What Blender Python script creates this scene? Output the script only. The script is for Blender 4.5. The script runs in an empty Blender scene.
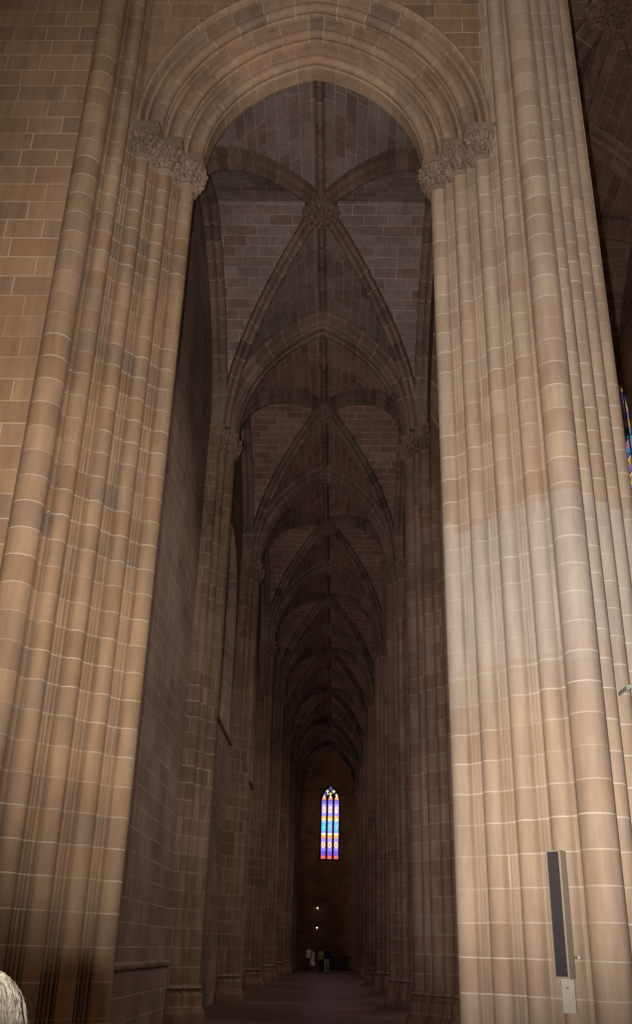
import bpy, bmesh, math, random
from mathutils import Vector, Matrix
random.seed(7)
S = bpy.context.scene
COL = S.collection
PI = math.pi
C = -0.59            # x of the aisle's axis
ZS = 14.75           # top of the abaci, where the aisle arches spring
L = 9.9              # bay length
Y0 = 13.45           # first bay begins
ROW = 0.39           # course height

# ------------------------------------------------------------------ helpers
class MB:
    def __init__(s): s.v=[]; s.f=[]; s.uv=[]; s.m=[]
    def face(s, idx, uvs, m=0): s.f.append(tuple(idx)); s.uv.append(list(uvs)); s.m.append(m)
    def poly(s, pts, uvs=None, m=0):
        b=len(s.v); s.v+= [tuple(p) for p in pts]
        if uvs is None: uvs=[(p[0]+p[1], p[2]) for p in pts]
        s.face(range(b,b+len(pts)), uvs, m)
    def grid(s, P, UV, m=0, flip=False):
        b=len(s.v); n=len(P[0])
        for r in P: s.v += [tuple(p) for p in r]
        for i in range(len(P)-1):
            for j in range(n-1):
                q=[(i,j),(i+1,j),(i+1,j+1),(i,j+1)]
                if flip: q.reverse()
                s.face([b+a*n+c for a,c in q],[UV[a][c] for a,c in q],m)
    def prism(s, pts, z0, z1, u0=0.0, closed=True, caps=True):
        n=len(pts); P=list(pts)+([pts[0]] if closed else [])
        us=[u0]
        for a,b in zip(P,P[1:]): us.append(us[-1]+math.dist(a,b))
        s.grid([[(p[0],p[1],z0) for p in P],[(p[0],p[1],z1) for p in P]],
               [[(u,z0) for u in us],[(u,z1) for u in us]])
        if caps and closed:
            s.poly([(p[0],p[1],z1) for p in pts],[(p[0],p[1]) for p in pts])
            s.poly([(p[0],p[1],z0) for p in reversed(pts)],[(p[0],p[1]) for p in reversed(pts)])
    def lathe(s, cx, cy, prof, n=20, u0=0.0, a0=0.0):
        rr=max(p[0] for p in prof)
        P=[];U=[]
        for r,z in prof:
            P.append([(cx+r*math.cos(a0+2*PI*k/n),cy+r*math.sin(a0+2*PI*k/n),z) for k in range(n+1)])
            U.append([(u0+2*PI*rr*k/n,z) for k in range(n+1)])
        s.grid(P,U)
    def cyl(s, cx, cy, r, z0, z1, n=20, u0=0.0):
        s.lathe(cx,cy,[(0.001,z0),(r,z0),(r,z1),(0.001,z1)],n,u0)
    def box(s, x0,x1,y0,y1,z0,z1):
        for (q,f) in (([(x0,y0,z0),(x1,y0,z0),(x1,y0,z1),(x0,y0,z1)],(0,2)),([(x1,y1,z0),(x0,y1,z0),(x0,y1,z1),(x1,y1,z1)],(0,2)),
                      ([(x0,y1,z0),(x0,y0,z0),(x0,y0,z1),(x0,y1,z1)],(1,2)),([(x1,y0,z0),(x1,y1,z0),(x1,y1,z1),(x1,y0,z1)],(1,2)),
                      ([(x0,y0,z1),(x1,y0,z1),(x1,y1,z1),(x0,y1,z1)],(0,1)),([(x0,y1,z0),(x1,y1,z0),(x1,y0,z0),(x0,y0,z0)],(0,1))):
            s.poly(q,[(p[f[0]],p[f[1]]) for p in q])
    def blob(s, c, r, n=6, m=4, jit=0.0, rot=None):
        P=[]
        for i in range(m+1):
            th=PI*i/m; row=[]
            for k in range(n):
                a=2*PI*k/n; j=1+random.uniform(-jit,jit)
                d=Vector((r[0]*math.sin(th)*math.cos(a)*j, r[1]*math.sin(th)*math.sin(a)*j, r[2]*math.cos(th)))
                if rot: d=rot@d
                row.append((c[0]+d.x,c[1]+d.y,c[2]+d.z))
            row.append(row[0]); P.append(row)
        s.grid(P,[[(0.1+0.02*k,0.1+0.02*i) for k in range(n+1)] for i in range(m+1)],flip=True)
    def build(s, name, mat, parent=None, smooth=True, angle=38, merge=True, local=None):
        me=bpy.data.meshes.new(name)
        me.from_pydata(s.v,[],s.f)
        uvl=me.uv_layers.new(name='UVMap'); k=0
        for f in s.uv:
            for u in f: uvl.data[k].uv=u; k+=1
        mats = mat if isinstance(mat,(list,tuple)) else [mat]
        for m in mats: me.materials.append(m)
        for p,i in zip(me.polygons,s.m): p.material_index=i
        bm=bmesh.new(); bm.from_mesh(me)
        if merge: bmesh.ops.remove_doubles(bm,verts=bm.verts,dist=1e-4)
        bmesh.ops.recalc_face_normals(bm,faces=bm.faces)
        bm.to_mesh(me); bm.free()
        if smooth:
            me.shade_smooth(); me.set_sharp_from_angle(angle=math.radians(angle))
        if parent and local is None: me.transform(Matrix.Translation(-Vector(parent.location)))
        o=bpy.data.objects.new(name,me); COL.objects.link(o)
        if parent: o.parent=parent
        return o

def tag(o,label=None,cat=None,group=None,kind=None):
    if label: o['label']=label
    if cat: o['category']=cat
    if group: o['group']=group
    if kind: o['kind']=kind
    return o
def empty(name,loc,label,cat,group=None):
    o=bpy.data.objects.new(name,None); COL.objects.link(o); o.location=loc; o.empty_display_size=.2
    o.matrix_world=Matrix.Translation(loc)
    return tag(o,label,cat,group)
def copy_tree(o,parent=None):
    c=o.copy(); COL.objects.link(c)
    if parent: c.parent=parent
    for ch in [x for x in bpy.data.objects if x.parent==o]: copy_tree(ch,c)
    return c

# ------------------------------------------------------------------ materials
def nt(name):
    m=bpy.data.materials.new(name); m.use_nodes=True
    t=m.node_tree; b=t.nodes['Principled BSDF']; return m,t,b
def N(t,ty,**k):
    n=t.nodes.new(ty)
    for a,v in k.items():
        if a in n.inputs: n.inputs[a].default_value=v
        else: setattr(n,a,v)
    return n
def mixrgb(t,mode,fac,a,b):
    n=t.nodes.new('ShaderNodeMix'); n.data_type='RGBA'; n.blend_type=mode
    for i,v in ((0,fac),(6,a),(7,b)):
        if isinstance(v,bpy.types.NodeSocket): t.links.new(v,n.inputs[i])
        else: n.inputs[i].default_value=v
    return n.outputs[2]
def ramp(t,fac,stops,interp='LINEAR'):
    r=t.nodes.new('ShaderNodeValToRGB'); r.color_ramp.interpolation=interp
    e=r.color_ramp.elements
    while len(e)<len(stops): e.new(0.5)
    for i,(p,c) in enumerate(stops): e[i].position=p; e[i].color=(*c,1) if len(c)==3 else c
    t.links.new(fac,r.inputs[0]); return r.outputs[0]
def stone(name,c1,c2,mortar,width=.8,row=ROW,msize=.011,rough=.85,grey=None,stain=.35,bump=.25,offset=.5,third=None):
    m,t,b=nt(name); lk=t.links
    uv=N(t,'ShaderNodeUVMap'); geo=N(t,'ShaderNodeNewGeometry')
    # courses wander a little
    wn=N(t,'ShaderNodeTexNoise',Scale=1.1,Detail=2.0); lk.new(geo.outputs['Position'],wn.inputs['Vector'])
    wv=N(t,'ShaderNodeVectorMath',operation='SCALE'); lk.new(wn.outputs['Color'],wv.inputs[0]); wv.inputs[3].default_value=.03
    ad=N(t,'ShaderNodeVectorMath',operation='ADD'); lk.new(uv.outputs[0],ad.inputs[0]); lk.new(wv.outputs[0],ad.inputs[1])
    br=N(t,'ShaderNodeTexBrick'); lk.new(ad.outputs[0],br.inputs['Vector'])
    br.offset=offset; br.offset_frequency=2; br.squash=1.35; br.squash_frequency=3
    br.inputs['Color1'].default_value=(0,0,0,1); br.inputs['Color2'].default_value=(1,1,1,1); br.inputs['Mortar'].default_value=(.5,.5,.5,1)
    br.inputs['Scale'].default_value=1; br.inputs['Mortar Size'].default_value=msize; br.inputs['Mortar Smooth'].default_value=.3
    br.inputs['Brick Width'].default_value=width; br.inputs['Row Height'].default_value=row
    st=[(0.0,c1),(.55,c2),(1.0,third or c2)] if third else [(0.0,c1),(1.0,c2)]
    col=ramp(t,br.outputs['Color'],st)
    if grey:
        z0,z1,gc=grey
        sp=N(t,'ShaderNodeSeparateXYZ'); lk.new(ad.outputs[0],sp.inputs[0])
        nn=N(t,'ShaderNodeTexNoise',Scale=.9,Detail=1.0); sv=N(t,'ShaderNodeVectorMath',operation='SNAP'); lk.new(geo.outputs['Position'],sv.inputs[0]); sv.inputs[1].default_value=(.42,50,.39); lk.new(sv.outputs[0],nn.inputs['Vector'])
        j=N(t,'ShaderNodeMath',operation='MULTIPLY_ADD'); lk.new(nn.outputs[0],j.inputs[0]); j.inputs[1].default_value=1.6; lk.new(sp.outputs[1],j.inputs[2])
        s2=N(t,'ShaderNodeMath',operation='SNAP'); lk.new(j.outputs[0],s2.inputs[0]); s2.inputs[1].default_value=row
        mr=N(t,'ShaderNodeMapRange'); lk.new(s2.outputs[0],mr.inputs[0]); mr.inputs[1].default_value=z0+.8-.5; mr.inputs[2].default_value=z0+.8+.5
        mr2=N(t,'ShaderNodeMapRange'); lk.new(s2.outputs[0],mr2.inputs[0]); mr2.inputs[1].default_value=z1+.8+.25; mr2.inputs[2].default_value=z1+.8-.25
        mu=N(t,'ShaderNodeMath',operation='MULTIPLY'); lk.new(mr.outputs[0],mu.inputs[0]); lk.new(mr2.outputs[0],mu.inputs[1])
        col=mixrgb(t,'MIX',mu.outputs[0],col,(*gc,1))
    # stains: large soft patches and vertical streaks, in the stone itself
    n1=N(t,'ShaderNodeTexNoise',Scale=.55,Detail=5.0,Roughness=.6); lk.new(geo.outputs['Position'],n1.inputs['Vector'])
    r1=ramp(t,n1.outputs[0],[(.3,(1-stain,)*3),(.62,(1,1,1))])
    col=mixrgb(t,'MULTIPLY',1.0,col,r1)
    mp=N(t,'ShaderNodeMapping'); mp.inputs['Scale'].default_value=(6,6,.8); lk.new(geo.outputs['Position'],mp.inputs[0])
    n2=N(t,'ShaderNodeTexNoise',Scale=1.0,Detail=6.0,Roughness=.65); lk.new(mp.outputs[0],n2.inputs['Vector'])
    r2=ramp(t,n2.outputs[0],[(.3,(.72,.69,.68)),(.6,(1.04,1.03,1.02))])
    col=mixrgb(t,'MULTIPLY',.8,col,r2)
    mn=N(t,'ShaderNodeTexNoise',Scale=.8,Detail=2.0); lk.new(geo.outputs['Position'],mn.inputs['Vector'])
    mf=N(t,'ShaderNodeMapRange'); lk.new(mn.outputs[0],mf.inputs[0]); mf.inputs[1].default_value=.38; mf.inputs[2].default_value=.62; mf.inputs[3].default_value=.25; mf.inputs[4].default_value=1.0
    mm=N(t,'ShaderNodeMath',operation='MULTIPLY'); lk.new(br.outputs['Fac'],mm.inputs[0]); lk.new(mf.outputs[0],mm.inputs[1])
    col=mixrgb(t,'MIX',mm.outputs[0],col,(*mortar,1))
    lk.new(col,b.inputs['Base Color']); b.inputs['Roughness'].default_value=rough
    b.inputs['Specular IOR Level'].default_value=.25
    n3=N(t,'ShaderNodeTexNoise',Scale=9.0,Detail=5.0,Roughness=.7); lk.new(geo.outputs['Position'],n3.inputs['Vector'])
    h=N(t,'ShaderNodeMath',operation='MULTIPLY_ADD'); lk.new(br.outputs['Fac'],h.inputs[0]); h.inputs[1].default_value=.5; lk.new(n3.outputs[0],h.inputs[2])
    bp=N(t,'ShaderNodeBump',Strength=bump,Distance=.02); lk.new(h.outputs[0],bp.inputs['Height']); lk.new(bp.outputs[0],b.inputs['Normal'])
    return m
def plain(name,c,rough=.6,metal=0.0,var=.15,scale=20,bump=0.0,emit=None):
    m,t,b=nt(name)
    n=N(t,'ShaderNodeTexNoise',Scale=float(scale),Detail=4.0); g=N(t,'ShaderNodeTexCoord'); t.links.new(g.outputs['Object'],n.inputs['Vector'])
    r=ramp(t,n.outputs[0],[(.3,tuple(x*(1-var) for x in c)),(.7,tuple(min(1,x*(1+var)) for x in c))])
    t.links.new(r,b.inputs['Base Color']); b.inputs['Roughness'].default_value=rough; b.inputs['Metallic'].default_value=metal
    if bump:
        bp=N(t,'ShaderNodeBump',Strength=bump,Distance=.01); t.links.new(n.outputs[0],bp.inputs['Height']); t.links.new(bp.outputs[0],b.inputs['Normal'])
    if emit: b.inputs['Emission Color'].default_value=(*emit[0],1); b.inputs['Emission Strength'].default_value=emit[1]
    return m

MORT=(.62,.52,.42)
M={}
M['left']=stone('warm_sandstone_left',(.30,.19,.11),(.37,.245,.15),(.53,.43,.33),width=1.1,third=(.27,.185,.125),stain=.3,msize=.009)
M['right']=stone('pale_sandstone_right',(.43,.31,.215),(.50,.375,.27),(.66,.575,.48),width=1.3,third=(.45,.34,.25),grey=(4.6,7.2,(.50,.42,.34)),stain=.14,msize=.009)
M['wall']=stone('ashlar_wall',(.33,.205,.115),(.39,.25,.145),(.52,.40,.29),width=.62,third=(.29,.19,.12),stain=.22)
M['leftsh']=stone('warm_sandstone_drums_left',(.32,.205,.12),(.385,.258,.158),(.53,.43,.33),width=60,third=(.29,.20,.135),stain=.3,msize=.009)
M['rightsh']=stone('pale_sandstone_drums_right',(.43,.31,.215),(.50,.375,.27),(.66,.575,.48),width=60,third=(.45,.34,.25),grey=(4.6,7.2,(.50,.42,.34)),stain=.14,msize=.009)
M['arch']=stone('arch_stone',(.37,.24,.15),(.44,.30,.195),(.52,.42,.33),width=5.,third=(.31,.22,.155),stain=.35,row=.46,msize=.008)
M['cap']=stone('weathered_capital_stone',(.29,.20,.145),(.34,.245,.18),(.34,.25,.18),width=9,row=9,msize=0,stain=.5,bump=.6)
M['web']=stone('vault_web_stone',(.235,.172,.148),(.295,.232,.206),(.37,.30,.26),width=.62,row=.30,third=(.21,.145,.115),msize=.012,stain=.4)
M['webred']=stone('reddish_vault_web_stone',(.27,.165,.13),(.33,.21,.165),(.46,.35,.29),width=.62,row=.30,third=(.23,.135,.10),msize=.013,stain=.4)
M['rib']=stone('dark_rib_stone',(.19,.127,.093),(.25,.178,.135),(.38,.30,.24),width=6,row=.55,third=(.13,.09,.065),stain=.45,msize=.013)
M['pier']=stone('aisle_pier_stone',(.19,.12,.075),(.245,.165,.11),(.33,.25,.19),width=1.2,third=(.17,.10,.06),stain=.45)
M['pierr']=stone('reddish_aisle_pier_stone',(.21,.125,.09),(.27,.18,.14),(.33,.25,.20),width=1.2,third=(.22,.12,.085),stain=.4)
M['aisle']=stone('dark_aisle_wall_stone',(.27,.20,.16),(.33,.25,.205),(.46,.37,.30),width=1.0,third=(.27,.19,.14),stain=.5,msize=.011)
M['endw']=stone('brown_end_wall_stone',(.28,.15,.07),(.34,.19,.095),(.38,.24,.14),width=.9,third=(.24,.13,.065),stain=.4)
M['nave']=stone('nave_stone',(.17,.115,.085),(.22,.155,.118),(.30,.23,.18),width=1.0,third=(.15,.09,.06),stain=.45,row=.42,msize=.016)
M['floor']=stone('worn_floor_slabs',(.10,.06,.045),(.15,.088,.066),(.06,.042,.034),width=1.3,row=.75,third=(.085,.055,.042),rough=.42,stain=.4,bump=.15)
M['lead']=plain('dark_lead_and_stone_tracery',(.035,.026,.022),.8)

def glass_mat(name,strength,seed=0.0):
    """stained glass lit from outside: bands of colour, medallions and lead lines"""
    m,t,b=nt(name); lk=t.links
    uv=N(t,'ShaderNodeUVMap'); sp=N(t,'ShaderNodeSeparateXYZ'); lk.new(uv.outputs[0],sp.inputs[0])
    bands=[(0,(.80,.14,.12)),(.04,(.28,.08,.45)),(.075,(.16,.10,.75)),(.12,(.33,.22,.95)),(.25,(.40,.27,.90)),(.30,(.60,.30,.55)),(.325,(.9,.42,.06)),
      (.36,(.95,.85,.6)),(.395,(.25,.30,.80)),(.43,(.15,.45,.85)),(.56,(.40,.5,.95)),(.59,(.95,.75,.25)),(.625,(.95,.50,.10)),(.66,(.35,.28,.9)),(.70,(.48,.36,.95)),
      (.85,(.20,.18,.75)),(.90,(.25,.12,.35)),(.925,(.9,.38,.10)),(.96,(1,.95,.85))]
    col=ramp(t,sp.outputs[1],bands,'CONSTANT')
    def medal(v0,rv,ru,c_out,c_in,col):
        a=N(t,'ShaderNodeMath',operation='MULTIPLY_ADD'); lk.new(sp.outputs[1],a.inputs[0]); a.inputs[1].default_value=1/rv; a.inputs[2].default_value=-v0/rv
        b_=N(t,'ShaderNodeMath',operation='MULTIPLY'); lk.new(sp.outputs[0],b_.inputs[0]); b_.inputs[1].default_value=1/ru
        p1=N(t,'ShaderNodeMath',operation='MULTIPLY'); lk.new(a.outputs[0],p1.inputs[0]); lk.new(a.outputs[0],p1.inputs[1])
        p2=N(t,'ShaderNodeMath',operation='MULTIPLY_ADD'); lk.new(b_.outputs[0],p2.inputs[0]); lk.new(b_.outputs[0],p2.inputs[1]); lk.new(p1.outputs[0],p2.inputs[2])
        for lim,c in ((1.0,c_out),(.22,c_in)):
            q=N(t,'ShaderNodeMath',operation='LESS_THAN'); lk.new(p2.outputs[0],q.inputs[0]); q.inputs[1].default_value=lim
            col=mixrgb(t,'MIX',q.outputs[0],col,(*c,1))
        return col
    col=medal(.215,.05,.85,(1,.72,.30),(.75,.35,.12),col)
    col=medal(.49,.06,.95,(.10,.65,.80),(.90,.25,.60) if seed else (.1,.75,.9),col)
    col=medal(.765,.05,.85,(1,.75,.45),(.85,.45,.45),col)
    vo=N(t,'ShaderNodeTexVoronoi',Scale=1.0); vo.feature='DISTANCE_TO_EDGE'
    vc=N(t,'ShaderNodeTexVoronoi',Scale=1.0)
    mp=N(t,'ShaderNodeMapping'); mp.inputs['Scale'].default_value=(3.2,34,1); mp.inputs['Location'].default_value=(seed,seed*1.7,seed); lk.new(uv.outputs[0],mp.inputs[0])
    lk.new(mp.outputs[0],vo.inputs['Vector']); lk.new(mp.outputs[0],vc.inputs['Vector'])
    hs=N(t,'ShaderNodeHueSaturation',Saturation=1.0); lk.new(vc.outputs['Color'],hs.inputs['Color'])
    col=mixrgb(t,'MULTIPLY',.45,col,hs.outputs[0])
    ld=ramp(t,vo.outputs[0],[(0.0,(.25,.25,.25)),(.07,(1,1,1))])
    col=mixrgb(t,'MULTIPLY',1.0,col,ld)
    b.inputs['Base Color'].default_value=(.02,.02,.03,1); b.inputs['Roughness'].default_value=.3
    lk.new(col,b.inputs['Emission Color']); b.inputs['Emission Strength'].default_value=strength
    return m
G=[glass_mat('stained_glass_%s'%n,1.9,s) for n,s in (('first',0.0),('second',3.1),('third',7.7))]
GS=glass_mat('side_window_stained_glass',.3,2.0)
GN=glass_mat('nave_window_stained_glass',.6,5.0)

# ------------------------------------------------------------------ curves of the vaults
def pointed(a,R):
    """half span a, rise R -> centre offset c and radius"""
    c=(R*R-a*a)/(2*a); return c,a+c
def hfun(a,R):
    c,r=pointed(a,R)
    return lambda t: math.sqrt(max(0,r*r-(t*a+c)**2))
def arch_sweep(mb,section,cx,zs,a,R,n=22,v0=0.0,u0=0.0,stilt=0.0,axis='y'):
    """section: (r, y) points swept round a two-centred arch standing across x"""
    c,r0=pointed(a,R)
    us=[u0]
    for p,q in zip(section,section[1:]): us.append(us[-1]+math.dist(p,q))
    for sg in (1,-1):
        P=[];U=[]
        for i in range(n+1):
            row=[];ur=[]
            for (r,y),u in zip(section,us):
                rho=r0+r; th=math.acos(max(-1,min(1,c/rho)))*i/n
                row.append((cx+sg*(-c+rho*math.cos(th)),y,zs+rho*math.sin(th))); ur.append((u,ZS+v0+r0*math.acos(c/r0)*i/n))
            P.append(row);U.append(ur)
        mb.grid(P,U,flip=(sg<0))

# ------------------------------------------------------------------ front arch and its two great piers
SH=[(2.305+.342*i,13.0-.36*i) for i in range(5)]
SR=[.15,.132,.132,.132,.22]
def splay_points(sg):
    """moulded line that runs behind the shafts, from the opening outwards (hw,y)"""
    pts=[]
    nx,ny=-.722,-.692
    mould=[(.26,.0),(.29,.065),(.335,.07),(.34,.02),(.37,-.01),(.395,.04),(.42,.075),(.44,.085),(.46,.075),(.485,.03),(.50,-.01),(.52,.03),(.545,.075),(.565,.085),(.585,.07),(.605,.03),(.63,-.01),(.66,.02),(.665,.07),(.71,.065),(.74,.0)]
    for (x0,y0),(x1,y1) in zip(SH,SH[1:]):
        for s,o in mould:
            o=o-.01
            pts.append((x0+(x1-x0)*s+nx*o, y0+(y1-y0)*s+ny*o))
    return pts
def X(sg,hw): return C+sg*hw
TOPZ=26.5
def leafy_capital(mb,cx,cy,r,z0,z1,facing,n=26,scale=1.0):
    """bell that flares, an astragal, two tiers of curled leaves"""
    h=z1-z0
    mb.lathe(cx,cy,[(r*.9,z0-.02),(r+.045,z0),(r+.06,z0+.03),(r+.04,z0+.06),(r+.005,z0+.08),(r+.02,z0+h*.45),(r+.07,z0+h*.75),(r+.13,z1)],16)
    for tier,(zz,ro) in enumerate(((z0+h*.34,r+.045),(z0+h*.74,r+.10))):
        for k in range(n//2):
            a=2*PI*(k+.5*tier)/(n//2)
            if facing and math.cos(a-facing)<-.35: continue
            ja=a+random.uniform(-.08,.08)
            for q,(dz,dr,s) in enumerate(((-.08,0.0,.055),(0.0,.025,.065),(.07,.06,.06))):
                s*=scale
                mb.blob((cx+(ro+dr)*math.cos(ja),cy+(ro+dr)*math.sin(ja),zz+dz*scale+random.uniform(-.012,.012)),
                        (s*random.uniform(.8,1.2),s*random.uniform(.8,1.2),s*random.uniform(.9,1.3)),6,4,.3)
def abacus(mb,cx,cy,hx,hy,z):
    for (e,a,b) in ((-.07,z-.21,z-.16),(-.03,z-.16,z-.12),(0.0,z-.12,z-.03),(-.03,z-.03,z)):
        mb.box(cx-hx-e,cx+hx+e,cy-hy-e,cy+hy+e,a,b)

def great_pier(sg):
    right=sg>0
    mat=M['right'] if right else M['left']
    root=empty('clustered_pier',(X(sg,2.9),12.9,0),
      'pale clustered great pier right of the front arch, carrying the column loudspeaker' if right else 'warm sandstone clustered great pier left of the front arch',
      'pier','great piers of the front arch')
    sp=[(X(sg,h),y) for h,y in splay_points(sg)]
    if right:
        flank=[]
        fs=[(3.99+.275*i,11.84+.285*i) for i in range(4)]
        for (hx,hy) in fs:
            flank+= [(X(1,hx-.10),hy-.03),(X(1,hx+.03),hy+.13)]
        outline=[(X(1,2.33),13.9),(X(1,2.33),13.08)]+sp+[(X(1,3.72),11.62)]+flank+[(X(1,5.02),12.95),(X(1,5.05),14.9),(X(1,3.05),14.9),(X(1,2.75),13.9)]
        up=[(X(1,3.0),13.9),(X(1,3.0),12.1)]+[p for p in sp if p[0]>X(1,3.06)]+[(X(1,3.72),11.62)]+flank+[(X(1,5.02),12.95),(X(1,5.05),14.9),(X(1,3.05),14.9)]
    else:
        outline=[(X(-1,2.33),13.9),(X(-1,2.33),13.08)]+sp+[(X(-1,3.78),11.72),(X(-1,3.9),11.84),(X(-1,3.98),11.86),(X(-1,4.0),12.0),(X(-1,4.1),14.2),(X(-1,2.75),14.2)]
        up=[(X(-1,3.0),13.9),(X(-1,3.0),12.1)]+[p for p in sp if p[0]<X(-1,3.06)]+outline[-6:-1]+[(X(-1,3.05),14.2)]
    mb=MB(); mb.prism(outline,0,ZS-.1,u0=.3); mb.prism(up,ZS-.1,TOPZ,u0=.9)
    mb.build('core',mat,root)
    for i,(h,y) in enumerate(SH):
        z1=14.05 if i<3 else TOPZ
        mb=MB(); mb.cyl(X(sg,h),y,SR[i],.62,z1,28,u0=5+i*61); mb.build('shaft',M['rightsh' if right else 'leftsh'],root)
    if right:
        for i,(hx,hy) in enumerate(fs):
            mb=MB(); mb.cyl(X(1,hx),hy,.15,.62,TOPZ,22,u0=i*61+370); mb.build('shaft',M['rightsh'],root)
    else:
        mb=MB(); mb.cyl(X(-1,3.99),11.93,.07,.62,TOPZ,14,u0=.2); mb.build('shaft',mat,root)
    for i in range(3):
        h,y=SH[i]; mb=MB()
        leafy_capital(mb,X(sg,h),y,SR[i]+.03,14.05,14.55,math.atan2(-1,-sg),30,.85)
        # leaves that run on between neighbouring capitals
        if i<2:
            for k in range(16):
                f=random.uniform(.3,.7); xx=h+.345*f-.08*random.uniform(.2,1.4); yy=y-.36*f-.08*random.uniform(.2,1.4)
                mb.blob((X(sg,xx),yy,random.uniform(14.15,14.52)),(.05,.05,.06),6,4,.35)
        abacus(mb,X(sg,h),y,.31,.31,ZS)
        mb.build('capital',M['cap'],root)
    mb=MB()
    for i,(h,y) in enumerate(SH):
        r=SR[i]
        mb.lathe(X(sg,h),y,[(r+.02,.72),(r+.06,.68),(r+.03,.62),(r+.07,.55),(r+.1,.5),(r+.1,.22),(r+.15,.15),(r+.15,0)],8,a0=PI/8)
    mb.build('base',mat,root)
    return root
great_pier(-1); great_pier(1)

ra=empty('front_arch',(C,12.6,ZS),'great moulded pointed arch over the aisle entrance, nearest the viewer','arch')
for k in range(3):
    r0=.32*k; yb=13.05-.32*k
    sec=[(.80,13.9),(.30,13.42),(.26,13.36),(0,13.34)] if k==0 else [(r0,yb+.02)]
    sec+=[(r0,yb)]
    for q in range(9):
        a=math.radians(-60+180*q/8)
        sec.append((r0+.09-.1*math.cos(a), yb-.12-.1*math.sin(a)))
    sec+=[(r0+.15,yb-.13),(r0+.18,yb-.05),(r0+.22,yb-.04),(r0+.255,yb-.09),(r0+.26,yb-.20),(r0+.26,yb-.25),(r0+.325,yb-.25),(r0+.325,yb-.33)]
    mb=MB(); arch_sweep(mb,sec,C,ZS,2.05,2.6,28,u0=k*5.3,v0=k*.19); mb.build('archivolt',M['arch'],ra)
sec=[(.97,12.10),(.97,12.03),(.99,11.98),(1.03,11.96),(1.07,11.98),(1.09,12.04),(1.12,12.10)]
mb=MB(); arch_sweep(mb,sec,C,ZS,2.05,2.6,28); mb.build('hood_mould',M['arch'],ra)

# wall over the front arch (front and back faces)
def wall_over(mb,r,y,xout,ztop,cx=C,zs=ZS,a=2.05,R=2.6,n=28):
    c,r0=pointed(a,R); rho=r0+r
    th=math.acos(c/rho)
    for sg in (1,-1):
        pts=[(cx+sg*(-c+rho*math.cos(th*i/n)),zs+rho*math.sin(th*i/n)) for i in range(n+1)]
        pts=[(cx+sg*xout,zs)]+pts
        P=[[(x,y,z) for x,z in pts],[(x,y,ztop) for x,z in pts]]
        mb.grid(P,[[(x,z) for x,z in pts],[(x,ztop) for x,z in pts]])
mb=MB(); wall_over(mb,.96,12.1,3.3,TOPZ); wall_over(mb,0.8,13.9,3.0,TOPZ)
tag(mb.build('wall_front',M['wall'],smooth=False),kind='structure')
# masonry left of the great pier
mb=MB(); mb.box(X(-1,14),X(-1,3.9),11.98,14.0,0,TOPZ)
tag(mb.build('wall_left_front',M['wall'],smooth=False),kind='structure')

# ------------------------------------------------------------------ floor
mb=MB(); mb.poly([(-16,-6,0),(20,-6,0),(20,93.5,0),(-16,93.5,0)],[(-16,-6),(20,-6),(20,93.5),(-16,93.5)])
tag(mb.build('floor',M['floor'],smooth=False),kind='structure')

# ------------------------------------------------------------------ rib vault bay
def vault_web(mb,cx,yc,zs,a,b,R,N_=16):
    h=hfun(a,R)
    ts=[math.sin(PI/2*i/N_) for i in range(N_+1)]
    T=[-t for t in reversed(ts[1:])]+ts
    arcx=[0];arcy=[0]
    for t0,t1 in zip(ts,ts[1:]):
        arcx.append(arcx[-1]+math.hypot(a*(t1-t0),h(t1)-h(t0))); arcy.append(arcy[-1]+math.hypot(b*(t1-t0),h(t1)-h(t0)))
    AX=[-v for v in reversed(arcx[1:])]+arcx; AY=[-v for v in reversed(arcy[1:])]+arcy
    n=len(T); base=len(mb.v)
    for i in range(n):
        for j in range(n):
            mb.v.append((cx+a*T[i],yc+b*T[j],zs+h(min(abs(T[i]),abs(T[j])))))
    def uv(i,j,lat): return (cx+a*T[i]+50,AY[j]+20) if lat else (yc+b*T[j]+.3,AX[i]+20)
    for i in range(n-1):
        for j in range(n-1):
            mi=(i+.5)-(n-1)/2; mj=(j+.5)-(n-1)/2
            q=[(i,j),(i+1,j),(i+1,j+1),(i,j+1)]
            if abs(abs(mi)-abs(mj))<.1:
                if mi*mj>0: tr=[[(i,j),(i+1,j),(i+1,j+1)],[(i,j),(i+1,j+1),(i,j+1)]]
                else: tr=[[(i,j),(i+1,j),(i,j+1)],[(i+1,j),(i+1,j+1),(i,j+1)]]
                for f in tr:
                    gx=sum(p[0] for p in f)/3-(n-1)/2; gy=sum(p[1] for p in f)/3-(n-1)/2
                    lat=abs(gx)>abs(gy)
                    mb.face([base+p[0]*n+p[1] for p in f],[uv(p[0],p[1],lat) for p in f])
            else:
                lat=abs(mi)>abs(mj)
                mb.face([base+p[0]*n+p[1] for p in q],[uv(p[0],p[1],lat) for p in q])
def rib_sweep(mb,pts,sec,u0=0.0):
    """sweep (side, down) section along a 3D path that lies in a vertical plane"""
    P=[];U=[];d=0
    us=[u0]
    for p,q in zip(sec,sec[1:]): us.append(us[-1]+math.dist(p,q))
    V=[Vector(p) for p in pts]
    for i,p in enumerate(V):
        tg=(V[min(i+1,len(V)-1)]-V[max(i-1,0)]).normalized()
        hz=Vector((tg.x,tg.y,0)).normalized() if math.hypot(tg.x,tg.y)>1e-4 else Vector((0,1,0))
        side=Vector((-hz.y,hz.x,0)); dn=tg.cross(side)
        if dn.dot(Vector((0,0,-1)))<0 and abs(dn.z)>.05: dn=-dn
        if i: d+=(V[i]-V[i-1]).length
        P.append([tuple(p+side*s+dn*w) for s,w in sec]); U.append([(u,d) for u in us])
    mb.grid(P,U)
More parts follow.
